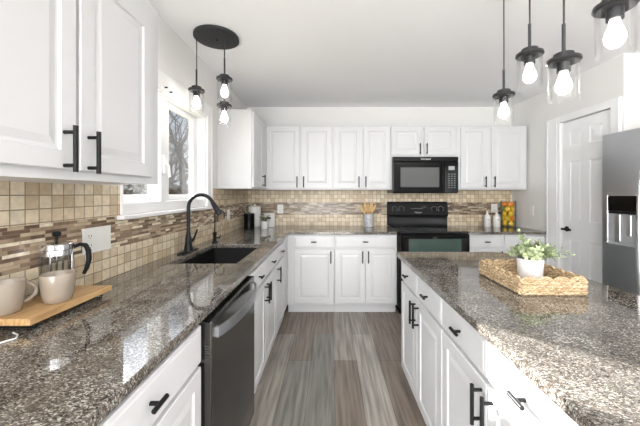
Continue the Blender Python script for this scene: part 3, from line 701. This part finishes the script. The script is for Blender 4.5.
for r, z in ((.048, .143), (.070, .150), (.088, .145), (.098, .125), (.100, .095), (.093, .065), (.082, .045)): pts.append((r*math.cos(ha), r*math.sin(ha), z))
tube(bm, pts, [.006, .007, .0085, .0095, .0095, .008, .006], 10); build('handle', bm, BLACK, fp, smooth=True)
bm = BM(); pts = [(-.93, .88, Zc+.003), (-.90, .865, Zc+.003), (-.885, .845, Zc+.003), (-.90, .82, Zc+.003), (-.95, .80, Zc+.003), (-1.03, .79, Zc+.003), (-1.065, .78, Zc+.003)]
tube(bm, pts, .0022, 8); tag(build('cable', bm, CORD, smooth=True), 'thin white cable looping out from under the wooden board', 'cable')

# ------------------------------------------------------------------ corner items
def canister(name, label, cat, x, y, r, h, m, lidm=None, knob=True, square=False):
    t = thing(name, label, cat, (x, y, Zc))
    if square:
        bm = BM(); box(bm, -r, r, -r, r, 0, h, .008, 2)
    else:
        bm = BM(); lathe(bm, [(0, 0), (r-.004, 0), (r, .004), (r, h-.004), (r-.004, h), (0, h)], n=36)
    build('body', bm, m, t, smooth=True)
    return t
bc = canister('canister', 'black canister in the back left corner beside the tall white one', 'canister', -.955, 3.545, .060, .165, GLOSSBLK)
bm = BM(); lathe(bm, [(0, .1655), (.061, .1655), (.061, .180), (0, .180)], n=32); l_ = build('lid', bm, BLACK, bc, smooth=True)
bm = BM(); lathe(bm, [(0, .1805), (.010, .1805), (.012, .195), (0, .200)], n=16); build('knob', bm, LEAFD, l_, smooth=True, label='green knob')
tcn_ = canister('canister', 'tall white lidded canister standing behind the black canister', 'canister', -.945, 3.765, .077, .235, WGLOSS)
bm = BM(); lathe(bm, [(0, .2355), (.079, .2355), (.079, .250), (.06, .258), (0, .260)], n=32); l_ = build('lid', bm, WGLOSS, tcn_, smooth=True)
bm = BM(); lathe(bm, [(0, .2605), (.008, .261), (.014, .272), (.008, .282), (0, .284)], n=16); build('knob', bm, WGLOSS, l_, smooth=True)
sc_ = canister('canister', 'short white canister with dark mark beneath the back-wall outlet', 'canister', -.762, 3.77, .074, .162, WGLOSS)
bm = BM(); lathe(bm, [(0, .1625), (.076, .1625), (.076, .174), (0, .178)], n=32); build('lid', bm, WGLOSS, sc_, smooth=True)
bm = BM(); box(bm, -.03, .03, -.0755, -.070, .10, .125, .002); build('label_plate', bm, DKPLASTIC, sc_)

def leaf(bm, p, d, L, W, n=Vector((0, 0, 1)), cup=.15):
    d = d.normalized(); s = d.cross(n); s = s.normalized() if s.length > 1e-4 else Vector((1, 0, 0)); u = s.cross(d)
    c = bm.verts.new(p); R = []
    for a, b in ((.3, .38), (.65, .5), (.9, .32), (1.0, 0), (.9, -.32), (.65, -.5), (.3, -.38)):
        R.append(bm.verts.new(p + d*L*a + s*W*b + u*(abs(b)*W*cup - L*a*a*.15)))
    m_ = bm.verts.new(p + d*L*.6)
    for i in range(len(R)-1): bm.faces.new((m_, R[i], R[i+1]))
    bm.faces.new((c, R[0], m_)); bm.faces.new((c, m_, R[-1]))
lp = thing('potted_plant', 'tiny dark green plant in a white pot before the short canister', 'plant', (-.772, 3.54, Zc))
bm = BM(); lathe(bm, [(0, 0), (.034, 0), (.040, .008), (.042, .085), (.039, .087), (.037, .075), (0, .075)], n=28); build('pot', bm, WPOT, lp, smooth=True)
bm = BM(); rnd = random.Random(3)
for k in range(46):
    a = rnd.uniform(0, 2*PI); r = rnd.uniform(.3, 1); d = Vector((math.cos(a)*r, math.sin(a)*r, rnd.uniform(.35, 1.0)))
    p = Vector((0, 0, .077)) + d*rnd.uniform(.0, .065); leaf(bm, p, d+Vector((0, 0, -.3)), rnd.uniform(.034, .052), .022)
build('foliage', bm, LEAFD, lp)

# utensil crock
ck2 = thing('utensil_crock', 'grey marbled crock holding wooden utensils left of the range', 'crock', (.483, 3.765, Zc))
m, t, b = newmat('grey_marble'); n = t.nodes.new('ShaderNodeTexNoise'); n.inputs['Scale'].default_value = 14; n.inputs['Detail'].default_value = 8; n.inputs['Distortion'].default_value = 1.5
tq = t.nodes.new('ShaderNodeTexCoord'); t.links.new(tq.outputs['Object'], n.inputs['Vector']); r = ramp(t, [(.35, (.40, .41, .42)), (.5, (.58, .59, .60)), (.56, (.30, .31, .32)), (.65, (.62, .62, .63))]); t.links.new(n.outputs[0], r.inputs[0]); t.links.new(r.outputs[0], b.inputs['Base Color']); b.inputs['Roughness'].default_value = .3
bm = BM(); lathe(bm, [(0, 0), (.058, 0), (.062, .004), (.065, .155), (.062, .158), (.059, .154), (.057, .012), (0, .010)], n=36); build('body', bm, m, ck2, smooth=True)
def spoon(label, dx, dy, lean, W, L, slot=False):
    t = thing('wooden_spoon', label, 'utensil', (.483, 3.765, Zc+.012))
    base = Vector((-dx*.5, -dy*.4, .002)); tip = Vector((dx, dy, L)); d = (tip-base).normalized()
    bm = BM(); tube(bm, [base, base+(tip-base)*.62], [.0045, .0055], 8); h_ = build('shaft', bm, WOOD, t, smooth=True)
    bm = BM(); s = Vector((1, 0, -d.x/max(.1, d.z))).normalized()
    q = base+(tip-base)*.60; LL = (tip-q).length; f = d.cross(s)
    rows = []
    for k in range(9):
        u = k/8; wv = W/2*max(.22, math.sin(PI*(.12+.83*u))**.6); c_ = q+d*LL*u + f*(.004*math.sin(PI*u))
        rows.append([c_-s*wv, c_-s*wv*.5+f*.004, c_+f*.005, c_+s*wv*.5+f*.004, c_+s*wv, c_-f*.003])
    loft_rings(bm, rows); build('bowl', bm, WOOD, t, smooth=True)
spoon('wooden spoon leaning farthest left in the grey crock', -.108, .01, 0, .036, .250)
spoon('broad wooden spatula left of centre in the grey crock', -.052, -.02, 0, .040, .295)
spoon('wooden spoon standing upright at the centre of the crock', .000, .035, 0, .034, .275)
spoon('wooden spatula just right of centre in the grey crock', .045, -.02, 0, .038, .300)
spoon('wooden spoon leaning farthest right in the grey crock', .096, .015, 0, .036, .268)

# bottles
def bottle(label, x, y, s=1.0):
    t = thing('bottle', label, 'bottle', (x, y, Zc)); r = .041*s
    bm = BM(); lathe(bm, [(0, 0), (r-.003, 0), (r, .004), (r, .118), (r*.85, .138), (.015, .158), (.012, .168), (.012, .182), (0, .182)], n=28); b_ = build('body', bm, WGLOSS, t, smooth=True)
    bm = BM(); lathe(bm, [(0, .1822), (.014, .1822), (.014, .200), (0, .202)], n=16); build('stopper', bm, mat('grey_stopper', (.55, .53, .5), .4), t, smooth=True)
    bm = BM()
    for k, (dz, wd) in enumerate(((.095, .024), (.085, .014))):
        n_ = 8
        for q in range(n_):
            a0 = -PI/2 + (q-n_/2+.15)*wd*2/n_/r; a1 = a0 + wd*1.4/n_/r
            vs = [bm.verts.new(((r+.0006)*math.cos(a), (r+.0006)*math.sin(a), z)) for a, z in ((a0, dz), (a1, dz), (a1, dz+.006), (a0, dz+.006))]; bm.faces.new(vs)
    build('print', bm, mat('grey_label_print', (.25, .25, .25), .5), b_)
bottle('white bottle with grey print, left of the pair near the range', 1.958, 3.735, .93)
bottle('white bottle with grey print, right of the pair beside the fruit jar', 2.070, 3.725)

# fruit jar
JX, JY, JR = 2.236, 3.765, .086
fj = thing('glass_jar', 'tall clear glass jar filled with citrus on the right granite countertop', 'jar', (JX, JY, Zc))
bm = BM(); lathe(bm, [(0, 0), (JR, 0), (JR+.003, .006), (JR+.003, .325), (JR, .325), (JR, .010), (0, .010)], n=40); build('glass_wall', bm, JAR, fj, smooth=True)
proto = {}
def fruit(kind, x, y, z, rot, top):
    m_, sx = {'lemon': (YEL, 1.22), 'orange': (ORA, 1.0), 'lime': (LIM, 1.12)}[kind]
    if kind not in proto:
        bm = BM(); r = {'lemon': .0275, 'orange': .033, 'lime': .026}[kind]
        bmesh.ops.create_uvsphere(bm, u_segments=20, v_segments=14, radius=r)
        for v in bm.verts:
            u = v.co.z/r; v.co.z *= sx
            if kind != 'orange' and abs(u) > .93: v.co.z += math.copysign(.005, u)
        o = build(kind, bm, m_, smooth=True); proto[kind] = o
    else:
        o = proto[kind].copy(); C.objects.link(o)
    o.location = (x, y, z); o.rotation_euler = rot
    lab, grp = {'lemon': ('yellow lemon packed inside the tall glass jar', 'lemons in the glass jar'), 'orange': ('orange citrus fruit packed inside the tall glass jar', 'oranges in the glass jar'), 'lime': ('green lime packed inside the tall glass jar', 'limes in the glass jar')}[kind]
    tag(o, lab, kind, grp)
kinds = ['lemon', 'lime', 'lemon', 'lemon', 'orange', 'lemon', 'lemon', 'lemon', 'lemon', 'lime', 'lemon', 'lemon', 'lemon', 'lime', 'lemon', 'lemon', 'lime', 'orange', 'orange', 'orange']
rnd = random.Random(11); i = 0
for L in range(5):
    for q in range(4):
        a = math.radians(-80 + 90*q + 42*L); rr = .048
        fruit(kinds[i], JX+rr*math.cos(a), JY+rr*math.sin(a), Zc+.045+L*.0595, (PI/2*0+rnd.uniform(-.25, .25), rnd.uniform(-.25, .25), 0), L == 4); i += 1

# ------------------------------------------------------------------ woven tray and potted plant on the island
def straw():
    m, t, b = newmat('woven_straw'); tcn = t.nodes.new('ShaderNodeTexCoord'); mp = t.nodes.new('ShaderNodeMapping'); mp.inputs['Scale'].default_value = (60, 60, 220)
    n = t.nodes.new('ShaderNodeTexNoise'); n.inputs['Scale'].default_value = 1.5; n.inputs['Detail'].default_value = 4
    t.links.new(tcn.outputs['Object'], mp.inputs[0]); t.links.new(mp.outputs[0], n.inputs['Vector'])
    r = ramp(t, [(0.32, (.20, .11, .05)), (0.5, (.48, .34, .19)), (0.7, (.74, .62, .44))]); t.links.new(n.outputs[0], r.inputs[0]); t.links.new(r.outputs[0], b.inputs['Base Color']); b.inputs['Roughness'].default_value = .7
    return m
STRAW = straw()
TX0, TX1, TY0, TY1 = .765, 1.043, 1.206, 1.548
tr = thing('woven_tray', 'rectangular woven straw tray with scalloped rim on the island', 'tray', ((TX0+TX1)/2, (TY0+TY1)/2, Zc))
hx_, hy_ = (TX1-TX0)/2, (TY1-TY0)/2
bm = BM(); box(bm, -hx_+.008, hx_-.008, -hy_+.008, hy_-.008, .0005, .008)
for k in range(22):
    y = -hy_+.014+k*(2*hy_-.028)/21; tube(bm, [(-hx_+.008+j*(2*hx_-.016)/20, y, .009+.0025*((j+k) % 2)) for j in range(21)], .0055, 6)
build('tray_base', bm, STRAW, tr, smooth=True)
def side(p0, p1, n):
    p0, p1 = Vector(p0), Vector(p1); L = (p1-p0).length; d = (p1-p0)/L; nrm = Vector((d.y, -d.x, 0)); bm = BM()
    for row, z in enumerate((.009, .023, .037, .050)):
        for ph in (0, PI):
            N = int(L/.006); tube(bm, [p0+d*(L*k/N)+Vector((0, 0, z+.0035*math.sin(k*.75+ph+row)))+nrm*(.0045*math.cos(k*.75+ph+row)) for k in range(N+1)], .0062, 7)
    for k in range(n):     # scallops on the rim
        c = p0+d*(L*(k+.5)/n); R = L/n*.5; pts = [c+d*(R*math.cos(PI*j/8))+Vector((0, 0, .050+.021*math.sin(PI*j/8))) for j in range(9)]
        tube(bm, pts, .0055, 7); tube(bm, [p*1.0+Vector((0, 0, -.007)) for p in pts[1:-1]], .005, 6)
    return bm
e_ = .007
build('side_wall', side((-hx_+e_, -hy_+e_, 0), (hx_-e_, -hy_+e_, 0), 4), STRAW, tr, smooth=True)
build('side_wall', side((-hx_+e_, hy_-e_, 0), (hx_-e_, hy_-e_, 0), 4), STRAW, tr, smooth=True)
build('side_wall', side((-hx_+e_, -hy_+e_, 0), (-hx_+e_, hy_-e_, 0), 6), STRAW, tr, smooth=True)
build('side_wall', side((hx_-e_, -hy_+e_, 0), (hx_-e_, hy_-e_, 0), 6), STRAW, tr, smooth=True)

pp = thing('potted_plant', 'sage green leafy plant in a white pot standing in the woven tray', 'plant', (.927, 1.39, Zc+.018))
bm = BM(); lathe(bm, [(0, 0), (.046, 0), (.049, .004), (.054, .092), (.054, .095), (.050, .095), (.048, .08), (0, .08)], n=40); build('pot', bm, WPOT, pp, smooth=True)
bm = BM(); lathe(bm, [(0, .0805), (.0475, .0805), (.0475, .083), (0, .085)], n=24); build('soil', bm, SOIL, pp)
rnd = random.Random(5); sb_ = BM(); lb = BM()
stems = []
for k in range(52):
    a = rnd.uniform(0, 2*PI); r = rnd.uniform(.15, 1); stems.append((math.cos(a)*.088*r, math.sin(a)*.072*r, .085+.065*(1-r*.6)*rnd.uniform(.6, 1.1)+.012))
stems += [(-.055, -.01, .215), (-.035, .0, .185), (-.015, -.01, .165), (.05, .01, .165), (.07, 0, .15), (.10, .01, .145), (.135, .005, .14), (.16, -.01, .125), (.125, -.02, .105), (.19, .0, .112), (.085, -.03, .10)]
for (x, y, z) in stems:
    p0 = Vector((x*.15, y*.15, .083)); p2 = Vector((x, y, z)); p1 = (p0+p2)/2+Vector((0, 0, .022))
    path = [(p0*(1-u)**2+p1*2*u*(1-u)+p2*u*u) for u in [j/6 for j in range(7)]]
    tube(sb_, path, .0013, 5)
    thin = x > .11
    for j in range(2, 7):
        for s in range(3 if not thin else 2):
            a = rnd.uniform(0, 2*PI); tdir = (path[j]-path[j-1]).normalized(); o_ = tdir.orthogonal().normalized(); o_.rotate(Matrix.Rotation(a, 3, tdir))
            sc = rnd.uniform(.8, 1.2); leaf(lb, path[j], o_+tdir*(.5 if j < 6 else 1.1)+Vector((0, 0, .15)), (.022 if not thin else .018)*sc, (.013 if not thin else .008)*sc, tdir, .2)
build('stems', sb_, STEM, pp)
build('foliage', lb, LEAF, pp)

# ------------------------------------------------------------------ outside the sink window
bm = BM(); box(bm, -60, XL-.12, -20, 70, -.4, -.3); struct('lawn', bm, mat('dry_winter_lawn', (.20, .19, .11), .9, vary=.3, bscale=4))
BARK = mat('grey_brown_bark', (0.045, 0.038, 0.034), .9, vary=.3, bscale=25)
def tree(label, x, y, h, seed, r0=.14):
    t = thing('bare_tree', label, 'tree', (x, y, -.3)); rn = random.Random(seed); bm = BM()
    def grow(p, d, L, r, lev):
        n = 5; pts = [p]; q = p.copy(); dd_ = d.copy(); jit = .05 if lev == 0 else .16
        for k in range(n):
            dd_ = (dd_+Vector((rn.uniform(-jit, jit), rn.uniform(-jit, jit), rn.uniform(-.05, .12)))).normalized(); q = q+dd_*L/n; pts.append(q.copy())
        tube(bm, pts, [r*(1-.55*k/n) for k in range(n+1)], 6 if lev < 3 else 4, caps=lev == 0)
        if lev >= 4: return
        for k in range(7 if lev == 0 else 4):
            j = rn.randint(2, n); a = rn.uniform(0, 2*PI); o = dd_.orthogonal().normalized(); o.rotate(Matrix.Rotation(a, 3, dd_))
            grow(pts[j], (dd_*.75+o*rn.uniform(.5, .95)).normalized(), L*rn.uniform(.5, .72), max(.010, r*.55*(1-.4*j/n)+.005), lev+1)
    grow(Vector((0, 0, 0)), Vector((0, 0, 1)), h*.62, r0, 0)
    build('trunk', bm, BARK, t, smooth=False)
tree('bare winter tree with thick trunk outside the window, right', -5.75, 12.0, 5.6, 4, .19)
tree('thinner bare winter tree outside the window, left of the thick one', -10.6, 20.0, 6.5, 9, .16)
SHR = mat('brown_green_brush', (0.06, 0.055, 0.035), .9, vary=.5, bscale=3)
def brush(label, pts_, seed):
    rn = random.Random(seed); bm = BM()
    for (x, y, s) in pts_:
        for k in range(1100):
            a = rn.uniform(0, 2*PI); r = s*rn.random()**.5; z = rn.uniform(0, 1)**.8*s*1.5*(1-.5*(r/s)**2)
            p = Vector((x+r*math.cos(a), y+r*math.sin(a), -.3+z)); leaf(bm, p, Vector((rn.uniform(-1, 1), rn.uniform(-1, 1), rn.uniform(-.3, 1))), rn.uniform(.2, .42), rn.uniform(.12, .22))
    o = build('undergrowth', bm, SHR); tag(o, label, 'brush', kind='stuff')
brush('low brown brush and hedge beyond the lawn outside the sink window', [(-4.6-1.0*k+((k*7) % 3)*.3, 14.5-.85*k+((k*5) % 4)*.3, 1.75+.3*((k*3) % 3)) for k in range(13)], 21)
